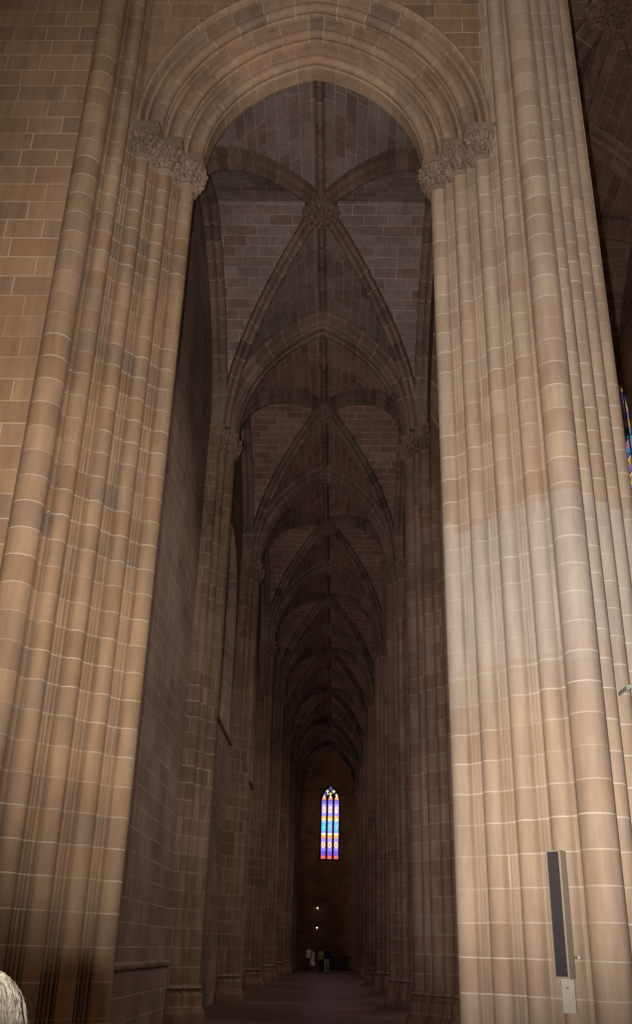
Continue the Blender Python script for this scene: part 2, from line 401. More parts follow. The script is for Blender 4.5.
def ribsec(w,d):
    h=w/2
    return [(-h,-.12),(-h,d*.22),(-h*.8,d*.30),(-h*.62,d*.36),(-h*.5,d*.5),(-h*.52,d*.72),(-h*.42,d*.88),(-h*.2,d*.97),(0,d),
            (h*.2,d*.97),(h*.42,d*.88),(h*.52,d*.72),(h*.5,d*.5),(h*.62,d*.36),(h*.8,d*.30),(h,d*.22),(h,-.12)]
def carved_boss(mb,cx,cy,z,r,th,n=10,rings=3):
    mb.lathe(cx,cy,[(.01,z+.02),(r*.55,z+.015),(r*.9,z+.02),(r,z+.05),(r*1.04,z+.1),(r,z+.15),(r*.9,z+th),(.01,z+th)],24)
    for q in range(rings):
        rr=r*(.22+.32*q); m=max(5,int(n*(.5+.5*q)))
        for k in range(m):
            a=2*PI*(k+.5*(q%2))/m
            mb.blob((cx+rr*math.cos(a),cy+rr*math.sin(a),z+.01),(r*.15,r*.15,r*.16),6,4,.35)
    for k in range(14):
        a=2*PI*k/14; mb.blob((cx+r*math.cos(a),cy+r*math.sin(a),z+.1),(r*.13,r*.13,.09),6,4,.3)
def vault_bay(cx,yc,zs,a,b,R,ribw,ribd,bossr,label,group,webm,ribm,wallrib=None,bossz=None,front_ext=0.0):
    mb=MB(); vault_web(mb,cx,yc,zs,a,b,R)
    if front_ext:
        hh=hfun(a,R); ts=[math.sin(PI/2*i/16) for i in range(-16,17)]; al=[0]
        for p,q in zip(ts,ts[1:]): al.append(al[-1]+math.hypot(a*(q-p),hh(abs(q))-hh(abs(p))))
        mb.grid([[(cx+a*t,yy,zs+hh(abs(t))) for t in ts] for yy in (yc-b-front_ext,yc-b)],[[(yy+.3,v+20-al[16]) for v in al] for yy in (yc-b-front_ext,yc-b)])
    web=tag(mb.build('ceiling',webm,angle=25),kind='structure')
    root=empty('vault_ribs',(cx,yc,zs+R),label,'vault ribs',group)
    h=hfun(a,R)
    for sx in (-1,1):
        for sy in (-1,1):
            path=[]
            for i in range(23):
                t=math.sin(PI/2*(1-i/22)); path.append((cx+sx*a*t*.985,yc+sy*b*t*.985,zs+h(t)-.02))
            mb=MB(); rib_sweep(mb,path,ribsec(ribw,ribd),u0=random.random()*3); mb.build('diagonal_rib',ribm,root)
    for sy in (-1,1):
        mb=MB(); rib_sweep(mb,[(cx,yc+sy*b*i/12,zs+R) for i in range(13)],ribsec(ribw*.95,ribd*.72),u0=random.random()*3)
        # carved bosslets along the ridge, as on the real one
        for k in range(3):
            mb.blob((cx,yc+sy*b*(.3+.28*k),zs+R-ribd*.68),(ribw*.22,ribw*.6,.09),7,5,.2)
        mb.build('ridge_rib',ribm,root)
    if wallrib:
        x0,x1=wallrib
        for sx in (-1,1):
            P=[];U=[]; d=0; prev=None
            for i in range(-24,25):
                t=math.sin(PI/2*i/24); y=yc+b*t; z=zs+h(abs(t))
                if prev: d+=math.dist(prev,(y,z))
                prev=(y,z)
                # inward normal is approximated towards the arch's middle
                zc=max(zs-.3,z-.22); yi=yc+b*t*.955
                row=[(cx+sx*x0,y,z+.25),(cx+sx*x0,yi,zc+.08),(cx+sx*(x0+.06),yi,zc),(cx+sx*(x0+.17),yi,zc+.03),(cx+sx*(x0+.2),yi,zc+.1),(cx+sx*(x0+.26),yi,zc),(cx+sx*x1,yi,zc+.02)]
                P.append(row);U.append([(q*.1,d) for q in range(len(row))])
            mb=MB(); mb.grid(P,U); mb.build('wall_rib',ribm,root)
    mb=MB(); carved_boss(mb,cx,yc,bossz if bossz else zs+R-ribd-.05,bossr,ribd+.1,10)
    mb.build('boss',ribm,root)
    return web,root
NAMES=['nearest the front arch','second from the front arch','third from the front arch','fourth from the front arch','fifth from the front arch','sixth from the front arch','second from the end wall','nearest the end wall']
RA,RB,RR=2.75,4.5,4.25
for k in range(8):
    yc=18.45+L*k
    if k in (0,1,2):
        web,root=vault_bay(C,yc,ZS,RA,RB,RR,.33,.34,.45,'ribs and carved boss of the aisle vault bay '+NAMES[k],'rib frames of the aisle vault bays',
                           M['web'] if k==0 else M['webred'],M['rib'],(2.66,3.12),bossz=18.5,front_ext=.55 if k==0 else 0)
        if k==1: w1,r1=web,root
        if k==2: w2,r2=web,root
    else:
        s,r=(w1,r1) if k%2 else (w2,r2); off=yc-(18.45+L*(1 if k%2 else 2))
        w=s.copy(); COL.objects.link(w); w.location.y+=off
        c=copy_tree(r); c.location.y+=off; c['label']='ribs and carved boss of the aisle vault bay '+NAMES[k]

# ------------------------------------------------------------------ transverse arches between the bays
def transverse_arch(y):
    root=empty('transverse_arch',(C,y,ZS),'','transverse arch','transverse arches across the aisle')
    inner=[(.26,.30),(.20,.30),(.12,.27),(.06,.30),(.02,.26),(-.01,.18),(.01,.10),(.05,.07),(.05,-.07),(.01,-.10),(-.01,-.18),(.02,-.26),(.06,-.30),(.12,-.27),(.20,-.30),(.26,-.30)]
    outer=[(.95,.50),(.44,.50),(.38,.53),(.31,.50),(.27,.42),(.26,.34),(.22,.28)]
    outer=outer+[(r,-q) for r,q in reversed(outer)]
    mb=MB(); arch_sweep(mb,[(r,y+q) for r,q in inner],C,ZS,2.36,3.72,20); mb.build('inner_order',M['rib'],root)
    mb=MB(); arch_sweep(mb,[(r,y+q) for r,q in outer],C,ZS,2.36,3.72,20,u0=1.7); mb.build('outer_order',M['rib'],root)
    return root
ORD=['nearest the front arch','second behind the front arch','third behind the front arch','fourth behind the front arch','fifth behind the front arch','sixth behind the front arch','last before the end wall']
ta=transverse_arch(Y0+L)
for k in range(7):
    c=ta if k==0 else copy_tree(ta)
    if k: c.location.y+=L*k
    c['label']='dark pointed transverse arch across the aisle vault, '+ORD[k]

# ------------------------------------------------------------------ aisle piers
def aisle_pier(sg,y,mat):
    right=sg>0
    root=empty('aisle_pier',(X(sg,2.9),y,0),'','pier','piers along the right side of the aisle' if right else 'piers along the left side of the aisle')
    sh=[(2.58,0,.2),(2.70,.36,.10),(2.70,-.36,.10),(2.88,.62,.13),(2.88,-.62,.13)]
    if right: sh+=[(3.08,-.90,.09),(3.08,.90,.09),(3.32,-1.16,.15),(3.32,1.16,.15),(3.62,-1.38,.12),(3.62,1.38,.12)]
    half=[(2.62,0),(2.62,.24),(2.67,.27),(2.67,.31),(2.72,.46),(2.78,.46),(2.78,.52),(2.84,.55),(2.9,.72)]
    if right: half+=[(2.98,.76),(2.98,.83),(3.05,.86),(3.12,1.0),(3.2,1.04),(3.24,1.12),(3.4,1.28),(3.5,1.3),(3.7,1.5),(4.4,1.5),(5.0,.9)]
    else: half+=[(2.98,.78),(3.12,.80)]
    out=[(X(sg,h),y-d) for h,d in reversed(half)]+[(X(sg,h),y+d) for h,d in half[1:]]
    mb=MB(); mb.prism(out,0,ZS,u0=.4)
    if not right: pass
    mb.build('core',mat,root)
    for i,(h,d,r) in enumerate(sh):
        mb=MB(); mb.cyl(X(sg,h),y+d,r,.7,14.1,18,u0=i*.9+.13); mb.build('shaft',mat,root)
    mb=MB()
    leafy_capital(mb,X(sg,2.58),y,.2,14.1,14.6,PI if right else 0.001,20,1.0)
    for (h,d,r) in sh[1:]: leafy_capital(mb,X(sg,h),y+d,r,14.1,14.6,None,12,.9)
    for (e,z0,z1) in ((.0,14.58,14.63),(.04,14.63,14.72),(.01,14.72,ZS)):
        ab=[(2.32-e,-.3-e),(2.32-e,.3+e),(2.55-e,.3+e),(2.55-e,.52+e),(2.66-e,.52+e),(2.66-e,.82+e)]
        ab+= ([(2.9-e,.82+e),(2.9-e,1.08+e),(3.1-e,1.08+e),(3.1-e,1.38+e),(3.4,1.4+e),(3.4,1.6+e),(4.4,1.6+e)] if right else [(3.12,.82+e)])
        pts=[(X(sg,h),y+d) for h,d in ab[1:]]
        pts=[(X(sg,h),y-d) for h,d in reversed(ab[1:])]+pts
        mb.prism(pts,z0,z1)
    mb.build('capital',M['cap2'],root)
    mb=MB()
    for (h,d,r) in sh:
        k=1.0 if r>.12 else .8
        mb.lathe(X(sg,h),y+d,[(r+.01,.82),(r+.06*k,.78),(r+.07*k,.74),(r+.02*k,.7),(r+.04*k,.64),(r+.1*k,.60),(r+.1*k,.36),(r+.16*k,.28),(r+.18*k,.24),(r+.18*k,0)],8,a0=PI/8)
    bs=[(X(sg,h-.07),y-d*1.05) for h,d in reversed(half)]+[(X(sg,h-.07),y+d*1.05) for h,d in half[1:]]
    mb.prism(bs,0,.36)
    mb.build('base',mat,root)
    return root
M['cap2']=stone('dark_capital_stone',(.22,.15,.10),(.28,.195,.14),(.28,.2,.14),width=9,row=9,msize=0,stain=.5,bump=.6)
PO=['first behind the front arch','second behind the front arch','third behind the front arch','fourth behind the front arch','fifth behind the front arch','sixth behind the front arch','last before the end wall']
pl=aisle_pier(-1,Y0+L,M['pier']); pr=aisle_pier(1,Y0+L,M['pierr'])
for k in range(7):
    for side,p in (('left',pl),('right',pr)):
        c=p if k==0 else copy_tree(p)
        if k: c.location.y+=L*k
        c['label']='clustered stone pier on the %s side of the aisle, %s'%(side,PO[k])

# ------------------------------------------------------------------ left aisle wall with its windows
def pane_head(y,yc,w,zs,R):
    t=min(1,abs(y-yc)/w); return zs+hfun(w,R)(t)
WX=X(-1,3.05)
mb=MB()
wins=[18.45+L*k for k in range(1,8)]
W_IN,W_OUT=3.5,2.2
def strip(mb,x,y0,y1,zf0,zf1,n=1):
    ys=[y0+(y1-y0)*i/n for i in range(n+1)]
    P=[[(x,y,zf0(y)) for y in ys],[(x,y,zf1(y)) for y in ys]]
    mb.grid(P,[[(p[1],p[2]) for p in r] for r in P])
prev=13.9
for yc in wins:
    strip(mb,WX,prev,yc-W_IN,lambda y:0,lambda y:20)
    strip(mb,WX,yc-W_IN,yc+W_IN,lambda y:0,lambda y:7.95)
    strip(mb,WX,yc-W_IN,yc+W_IN,lambda y:pane_head(y,yc,W_IN,12.0,2.4),lambda y:20,20)
    # splayed reveal
    def outline(w,zb,zs,R):
        pts=[(yc-w,zb),(yc-w,zs)]
        for i in range(1,20):
            t=-1+2*i/20; tt=math.sin(PI/2*t); pts.append((yc+w*tt,zs+hfun(w,R)(abs(tt))))
        return pts+[(yc+w,zs),(yc+w,zb),(yc-w,zb)]
    A=outline(W_IN,7.95,12.0,2.4); B=outline(W_OUT,8.9,12.0,1.6)
    P=[[(WX,y,z) for y,z in A],[(WX-1.3,y,z) for y,z in B]]
    us=[0]
    for p,q in zip(A,A[1:]): us.append(us[-1]+math.dist(p,q))
    mb.grid(P,[[(0,u) for u in us],[(1.4,u) for u in us]])
    prev=yc+W_IN
strip(mb,WX,prev,92.7,lambda y:0,lambda y:20)
tag(mb.build('wall_left',M['aisle'],smooth=False),kind='structure')
def side_window(name,x,yc,w,zb,zs,R,gm,dx):
    root=bpy.data.objects.new(name,None); COL.objects.link(root); root.location=(x,yc,zb); root.matrix_world=Matrix.Translation((x,yc,zb)); root['kind']='structure'
    mb=MB(); pts=[(yc-w,zb),(yc-w,zs)]+[(yc+w*math.sin(PI/2*(-1+i/8)),zs+hfun(w,R)(abs(math.sin(PI/2*(-1+i/8))))) for i in range(1,16)]+[(yc+w,zs),(yc+w,zb)]
    H=zs+R-zb
    mb.poly([(x,y,z) for y,z in pts],[((y-yc)/w*1.5,(z-zb)/H) for y,z in pts]); mb.build('glass',gm,root,smooth=False)
    mb=MB()
    for q in (-w/3,w/3): mb.box(x-.05,x+.08*dx,yc+q-.06,yc+q+.06,zb,zs+R*.7)
    for q in range(1,5): mb.box(x-.02,x+.04*dx,yc-w,yc+w,zb+(zs-zb)*q/5-.02,zb+(zs-zb)*q/5+.02)
    mb.build('mullions',M['lead'],root)
    return root
wn=1
for yc in wins:
    side_window('window_%d'%wn,WX-1.28,yc,2.2,8.9,12.0,1.6,GS,1); wn+=1
# string course under the windows, stone bench ledge in the first bay
mb=MB()
mb.prism([(0,0),(0.16,0.0),(0.16,.06),(.1,.12),(0,.14)],0,1)
mb=MB()
def molding(mb,prof,x,y0,y1,z,sg=1):
    P=[[(x+sg*a,y0,z+b) for a,b in prof],[(x+sg*a,y1,z+b) for a,b in prof]]
    us=[0]
    for p,q in zip(prof,prof[1:]): us.append(us[-1]+math.dist(p,q))
    mb.grid(P,[[(y0,u) for u in us],[(y1,u) for u in us]])
for k in range(7):
    molding(mb,[(0,-.05),(.05,-.03),(.08,0),(.08,.04),(0,.08)],WX,23.35+L*k+.78,23.35+L*(k+1)-.78,7.86)
tag(mb.build('trim_1',M['pier']),kind='structure')
mb=MB(); mb.box(WX-.1,WX+.05,14.2,22.9,0,1.2); molding(mb,[(.05,1.16),(.08,1.18),(.10,1.21),(.10,1.27),(.07,1.29),(0,1.30)],WX,14.2,22.9,0)
tag(mb.build('stone_ledge',M['aisle']),'dark stone ledge along the foot of the left aisle wall just past the front arch','ledge')

# ------------------------------------------------------------------ right arcade wall, open to the nave
AXW=(X(1,3.0),X(1,4.9))
mb=MB()
for k in range(8):
    yc=18.45+L*k; w=3.75; R=4.6; zs=12.9
    ya=13.9 if k==0 else yc-4.95
    for x in AXW:
        strip(mb,x,ya,yc-w,lambda y:ZS-2,lambda y:26)
        strip(mb,x,yc-w,yc+w,lambda y:pane_head(y,yc,w,zs,R),lambda y:26,24)
        strip(mb,x,yc+w,yc+4.95,lambda y:ZS-2,lambda y:26)
    ys=[yc+w*math.sin(PI/2*(-1+i/14)) for i in range(29)]
    wd=w-.5
    P=[]; mid=(AXW[0]+AXW[1])/2
    for x,ww in ((AXW[0],w),(AXW[0]+.35,w-.18),(AXW[0]+.35,w-.3),(AXW[0]+.6,wd),(AXW[1]-.6,wd),(AXW[1],w)):
        P.append([(x,yc+(y-yc)*ww/w,zs-(w-ww)*.4+hfun(w,R)(min(1,abs(y-yc)/w))-(w-ww)*.6) for y in ys])
    mb.grid(P,[[(i*.5,p[1]) for p in r] for i,r in enumerate(P)])
tag(mb.build('wall_right',M['nave'],smooth=False),kind='structure')

# ------------------------------------------------------------------ end wall with the stained glass window
YE=92.7
mb=MB()
WC=C+.13
wx0,wx1=WC-.98,WC+.98
def endhead(x,wd=.98): return 14.55+hfun(wd,1.4)(min(1,abs(x-WC)/wd))
for x0,x1,f0,f1,n in ((-4,wx0,lambda x:0,lambda x:20,1),(wx1,4.3,lambda x:0,lambda x:20,1),(wx0,wx1,lambda x:0,lambda x:8.95,1),(wx0,wx1,endhead,lambda x:20,20)):
    xs=[x0+(x1-x0)*i/n for i in range(n+1)]
    P=[[(x,YE,f0(x)) for x in xs],[(x,YE,f1(x)) for x in xs]]
    mb.grid(P,[[(p[0],p[2]) for p in r] for r in P])
mb.poly([(4.3,YE,0),(14,YE,0),(14,YE,28),(4.3,YE,28)],[(4.3,0),(14,0),(14,28),(4.3,28)])
mb.poly([(wx0,YE,8.95),(wx1,YE,8.95),(wx1,YE+.9,9.2),(wx0,YE+.9,9.2)])
for x in (wx0,wx1): mb.poly([(x,YE,8.9),(x,YE+.9,9.2),(x,YE+.9,14.55),(x,YE,14.55)],[(0,8.9),(.9,8.9),(.9,14.5),(0,14.5)])
xs=[WC+.98*math.sin(PI/2*(-1+i/10)) for i in range(21)]
mb.grid([[(x,YE,endhead(x)) for x in xs],[(x,YE+.9,endhead(x)) for x in xs]],[[(x,0) for x in xs],[(x,.9) for x in xs]])
tag(mb.build('wall_end',M['endw'],smooth=False),kind='structure')
root=bpy.data.objects.new('window_%d'%wn,None); COL.objects.link(root); root.location=(C,YE+.3,9); root.matrix_world=Matrix.Translation((C,YE+.3,9)); root['kind']='structure'; wn+=1
yw=YE+.3
# stone plate with three lancet lights and the tracery eyes set in front of the dark plate
mb=MB()
pl_=[(wx0,8.95),(wx1,8.95)]+[(x,endhead(x)) for x in reversed(xs)]
mb.poly([(x,yw+.10,z) for x,z in pl_]); mb.build('tracery_plate',M['lead'],root,smooth=False)
for i in range(3):
    cx=WC+(i-1)*.60; w=.195; zb,zt=9.22,14.62
    mb=MB(); pts=[(cx-w,zb),(cx+w,zb),(cx+w,zt-.1),(cx+w*.75,zt+.1),(cx,zt+.38),(cx-w*.75,zt+.1),(cx-w,zt-.1)]
    mb.poly([(x,yw+.05,z) for x,z in pts],[((x-cx)/w,(z-zb)/(zt+.38-zb)) for x,z in pts])
    o=mb.build('lancet_glass',G[i],root,smooth=False)
for x in (-.9,-.3,.3,.9):
    mb=MB(); mb.box(WC+x-.07,WC+x+.07,yw-.05,yw+.09,8.95,14.8 if abs(x)<.5 else 14.5); mb.build('mullion',M['lead'],root)
def emis(name,c,s):
    return plain(name,(.05,.05,.05),.4,emit=(c,s))
EY=[('pale',(.85,.85,.7),1.0),('violet',(.22,.14,.45),.7),('gold',(.9,.75,.25),1.0),('white',(1,.95,.85),1.2)]
EM={n:emis('tracery_glass_'+n,c,s) for n,c,s in EY}
for (x,z,r,k) in ((-.32,15.0,.13,'pale'),(.32,15.0,.13,'pale'),(0,15.3,.14,'violet'),(0,14.62,.0,'gold'),(0,14.78+.0,.12,'gold'),(-.5,14.72,.14,'violet'),(.6,14.68,.10,'gold'),(-.2,15.12,.06,'violet'),(.25,14.85,.07,'violet'),(-.27,14.75,.06,'white'),(.1,15.1,.07,'violet')):
    if r==0: continue
    mb=MB(); q=[]
    for t in range(16):
        a=2*PI*t/16; rr=r*(1+.22*math.cos(4*a)); q.append((WC+x*.95+rr*math.cos(a),yw+.06,z+.33+rr*math.sin(a)))
    mb.poly(q); mb.build('tracery_glass',EM[k],root,smooth=False)

# altar, lamps, candle light at the far end
mb=MB(); mb.box(-.9,1.5,91.3,92.3,.0,.12); mb.box(-.6,1.4,91.5,92.2,.12,.95); mb.box(-.75,1.5,91.4,92.3,.95,1.05)
tag(mb.build('altar_table',plain('dark_wood',(.06,.035,.022),.6)),'low dark altar table against the end wall under the window','altar')
lampm=emis('lamp_glass',(1,.88,.75),2.2); dark=plain('dark_iron',(.03,.03,.03),.5,.6)
for nm,z,lb in (('wall_lamp',4.97,'upper of the two tiny bright lamps on the end wall'),('wall_lamp',3.34,'lower of the two tiny bright lamps on the end wall')):
    r=empty(nm,(-1.47,YE,z),lb,'lamp','tiny bright lamps on the end wall')
    mb=MB(); mb.box(-1.5,-1.44,YE-.25,YE,z-.03,z+.03); mb.lathe(-1.47,YE-.28,[(.02,z+.12),(.06,z+.1),(.09,z-.0)],12); mb.build('bracket',dark,r)
    mb=MB(); mb.blob((-1.47,YE-.28,z-.03),(.06,.06,.06),12,8); mb.build('bulb',lampm,r)

# ------------------------------------------------------------------ nave seen past the right pier
NX,NW=7.75,3.4; NZ=20.3; NR=6.55
naves=[]
for k in range(3):
    yc=18.45+L*k
    if k==0: w0,r0_=vault_bay(NX,yc,NZ,NW,RB,NR,.75,.5,.85,'ribs and great carved ring boss of the high nave vault beyond the right pier','high nave vault ribs',M['nave'],M['rib'],bossz=26.1)
    else:
        w=w0.copy(); COL.objects.link(w); w.location.y+=L*k
        c=copy_tree(r0_); c.location.y+=L*k; c['label']='ribs of the high nave vault, %s bay behind the great ring boss'%('first','second')[k-1]
def nave_arch(y,lab):
    root=empty('transverse_arch',(NX,y,NZ),lab,'transverse arch','broad arches across the high nave')
    s=[(.9,.55),(.36,.55),(.3,.5),(.27,.40),(.05,.38),(0,.3),(.02,.12),(.05,.0)]
    s=s+[(r,-q) for r,q in reversed(s[:-1])]
    mb=MB(); arch_sweep(mb,[(r,y+q) for r,q in s],NX,NZ,NW-.3,NR-.45,20); mb.build('arch_order',M['rib'],root)
    return root
na=nave_arch(Y0+L,'broad moulded arch across the high nave vault, nearest the great pier')
c=copy_tree(na); c.location.y+=L; c['label']='broad moulded arch across the high nave vault, second from the great pier'
NWX=NX+NW
mb=MB(); prev=8.0
for k in range(0,7):
    yc=22.85+L*k; w=1.2
    strip(mb,NWX,prev,yc-w,lambda y:0,lambda y:27.5); strip(mb,NWX,yc-w,yc+w,lambda y:0,lambda y:17.5)
    strip(mb,NWX,yc-w,yc+w,lambda y:pane_head(y,yc,w,20.9,1.9),lambda y:27.5,16)
    prev=yc+w
strip(mb,NWX,prev,YE,lambda y:0,lambda y:27.5)
tag(mb.build('wall_nave',M['nave'],smooth=False),kind='structure')
for k in range(0,7):
    side_window('window_%d'%wn,NWX+.25,22.85+L*k,1.25,17.4,20.9,1.9,GN,-1); wn+=1
for k in range(3):
    y=Y0+L*(k+1)
    r=empty('wall_shaft',(NWX,y,0),'clustered wall shaft rising to the high nave vault, %s past the great pier'%('nearest','second','third')[k],'wall shaft','wall shafts of the nave')
    for (dx,dy,rr) in ((-.28,0,.2),(-.1,.4,.15),(-.1,-.4,.15)):
        mb=MB(); mb.cyl(NWX+dx,y+dy,rr,0,NZ-.5,16,u0=k+dy); mb.build('shaft',M['nave'],r)
    mb=MB(); leafy_capital(mb,NWX-.28,y,.22,NZ-.55,NZ+.05,None,18,1.2); leafy_capital(mb,NWX-.1,y+.4,.16,NZ-.55,NZ+.05,None,14,1.1); leafy_capital(mb,NWX-.1,y-.4,.16,NZ-.55,NZ+.05,None,14,1.1)
    mb.box(NWX-.7,NWX,y-.75,y+.75,NZ+.05,NZ+.22); mb.build('capital',M['cap2'],r)
# shut the top of the nave beyond the modelled vault bays
mb=MB(); mb.poly([(4.2,13.4,27.6),(11.3,13.4,27.6),(11.3,YE,27.6),(4.2,YE,27.6)],[(4.2,13.4),(11.3,13.4),(11.3,YE),(4.2,YE)])
tag(mb.build('ceiling',M['nave']),kind='structure')

# ------------------------------------------------------------------ column loudspeaker, clips, bracket
beige=plain('beige_painted_metal',(.34,.29,.215),.5,var=.05)
def grille_mat():
    m,t,b=nt('dark_speaker_grille'); uv=N(t,'ShaderNodeTexCoord')
    w=N(t,'ShaderNodeTexChecker',Scale=220.0); t.links.new(uv.outputs['Object'],w.inputs['Vector'])
    r=ramp(t,w.outputs['Fac'],[(0,(.022,.018,.019)),(1,(.05,.042,.045))]); t.links.new(r,b.inputs['Base Color']); b.inputs['Roughness'].default_value=.7
    return m
sx,sy=2.58,11.62
r=empty('column_loudspeaker',(sx,sy,1.03),'tall slim beige column loudspeaker with a dark grille fixed to the right pier','loudspeaker')
def rot_box(mb,cx,cy,hx,hy,z0,z1,ang,bev=.012):
    ca,sa=math.cos(ang),math.sin(ang)
    pts=[(-hx+bev,-hy),(hx-bev,-hy),(hx,-hy+bev),(hx,hy-bev),(hx-bev,hy),(-hx+bev,hy),(-hx,hy-bev),(-hx,-hy+bev)]
    w=lambda p:(cx+p[0]*ca-p[1]*sa, cy+p[0]*sa+p[1]*ca)
    mb.prism([w(p) for p in pts],z0,z1)
ang=math.radians(-38)
mb=MB(); rot_box(mb,sx,sy,.085,.085,1.36,2.70,ang); mb.build('cabinet',beige,r)
ca,sa=math.cos(ang),math.sin(ang)
fx,fy=sx-sa*-.088*1-0, sy-ca*.088
fx=sx+sa*.088; fy=sy-ca*.088
mb=MB(); rot_box(mb,fx,fy,.068,.006,1.385,2.685,ang,.003); mb.build('grille',grille_mat(),r)
mb=MB(); rot_box(mb,sx+.015,sy+.0,.075,.05,1.03,1.36,ang*.3,.006); mb.build('lower_bracket',beige,r)
mb=MB(); rot_box(mb,sx+.0,sy-.052,.012,.004,1.27,1.285,ang*.3,.002); mb.build('badge',dark,r)
mb=MB(); rot_box(mb,sx+.08,sy+.17,.03,.14,2.3,2.36,0); rot_box(mb,sx+.08,sy+.17,.03,.14,1.5,1.56,0); mb.build('wall_mount',dark,r)
mb=MB(); mb.blob((2.74,11.60,1.58),(.018,.02,.022),10,6); mb.box(2.73,2.75,11.6,11.85,1.57,1.59)
tag(mb.build('cable_clip',plain('white_metal',(.75,.75,.72),.25,.3)),'small shiny white cable clip beside the foot of the loudspeaker','clip')
gm=plain('galvanised_steel',(.42,.44,.40),.45,.5)
r=empty('metal_bracket',(3.66,11.8,4.8),'grey steel bracket with a dark fitting at the right edge of the great pier','bracket')
bx,by,bz=3.62,11.60,4.66
mb=MB(); P=[Vector((bx,by,bz)),Vector((bx+.32,by-.06,bz+.12))]
def tube(mb,a,b_,r0,r1,n=10):
    a=Vector(a);b_=Vector(b_); d=(b_-a).normalized(); s=d.orthogonal().normalized(); t=d.cross(s)
    rows=[]
    for p,rr in ((a,.0005),(a,r0),(b_,r1),(b_,.0005)): rows.append([tuple(p+s*rr*math.cos(2*PI*k/n)+t*rr*math.sin(2*PI*k/n)) for k in range(n+1)])
    mb.grid(rows,[[(k*.05,i*.1) for k in range(n+1)] for i in range(4)])
tube(mb,(bx,by,bz),(bx+.30,by-.05,bz+.11),.018,.018); tube(mb,(bx,by,bz-.035),(bx+.12,by-.02,bz+.03),.014,.014); mb.box(bx-.012,bx+.012,by-.01,by+.35,bz-.03,bz+.01)
mb.build('arm',gm,r)
mb=MB(); tube(mb,(bx+.17,by-.04,bz+.06),(bx+.29,by-.05,bz+.1),.004,.05); tube(mb,(bx+.29,by-.05,bz+.1),(bx+.48,by-.07,bz+.14),.05,.05); mb.build('fitting',dark,r)

# ------------------------------------------------------------------ people
def skinned(verts,edges,rad,levels=2):
    me=bpy.data.meshes.new('tmp'); me.from_pydata(verts,edges,[])
    o=bpy.data.objects.new('tmp',me); COL.objects.link(o)
    mod=o.modifiers.new('s','SKIN'); 
    for i,sv in enumerate(me.skin_vertices[0].data): sv.radius=(rad[i],rad[i]) if not isinstance(rad[i],tuple) else rad[i]; sv.use_root=(i==0)
    sb=o.modifiers.new('b','SUBSURF'); sb.levels=levels; sb.render_levels=levels
    dg=bpy.context.evaluated_depsgraph_get(); ev=o.evaluated_get(dg); m2=bpy.data.meshes.new_from_object(ev)
    bpy.data.objects.remove(o); return m2
def remesh(meshes,vox):
    bm=bmesh.new()
    for m in meshes: bm.from_mesh(m)
    me=bpy.data.meshes.new('tmp'); bm.to_mesh(me); bm.free()
    o=bpy.data.objects.new('tmp',me); COL.objects.link(o)
    md=o.modifiers.new('r','REMESH'); md.mode='VOXEL'; md.voxel_size=vox; md.use_smooth_shade=True
    dg=bpy.context.evaluated_depsgraph_get(); m2=bpy.data.meshes.new_from_object(o.evaluated_get(dg)); bpy.data.objects.remove(o)
    return m2
def ell(c,r,n=20,m=14,fn=None):
    bm=bmesh.new(); bmesh.ops.create_uvsphere(bm,u_segments=n,v_segments=m,radius=1)
    for v in bm.verts:
        p=v.co.copy()
        if fn: p=fn(p)
        v.co=Vector((c[0]+p.x*r[0],c[1]+p.y*r[1],c[2]+p.z*r[2]))
    me=bpy.data.meshes.new('e'); bm.to_mesh(me); bm.free(); return me
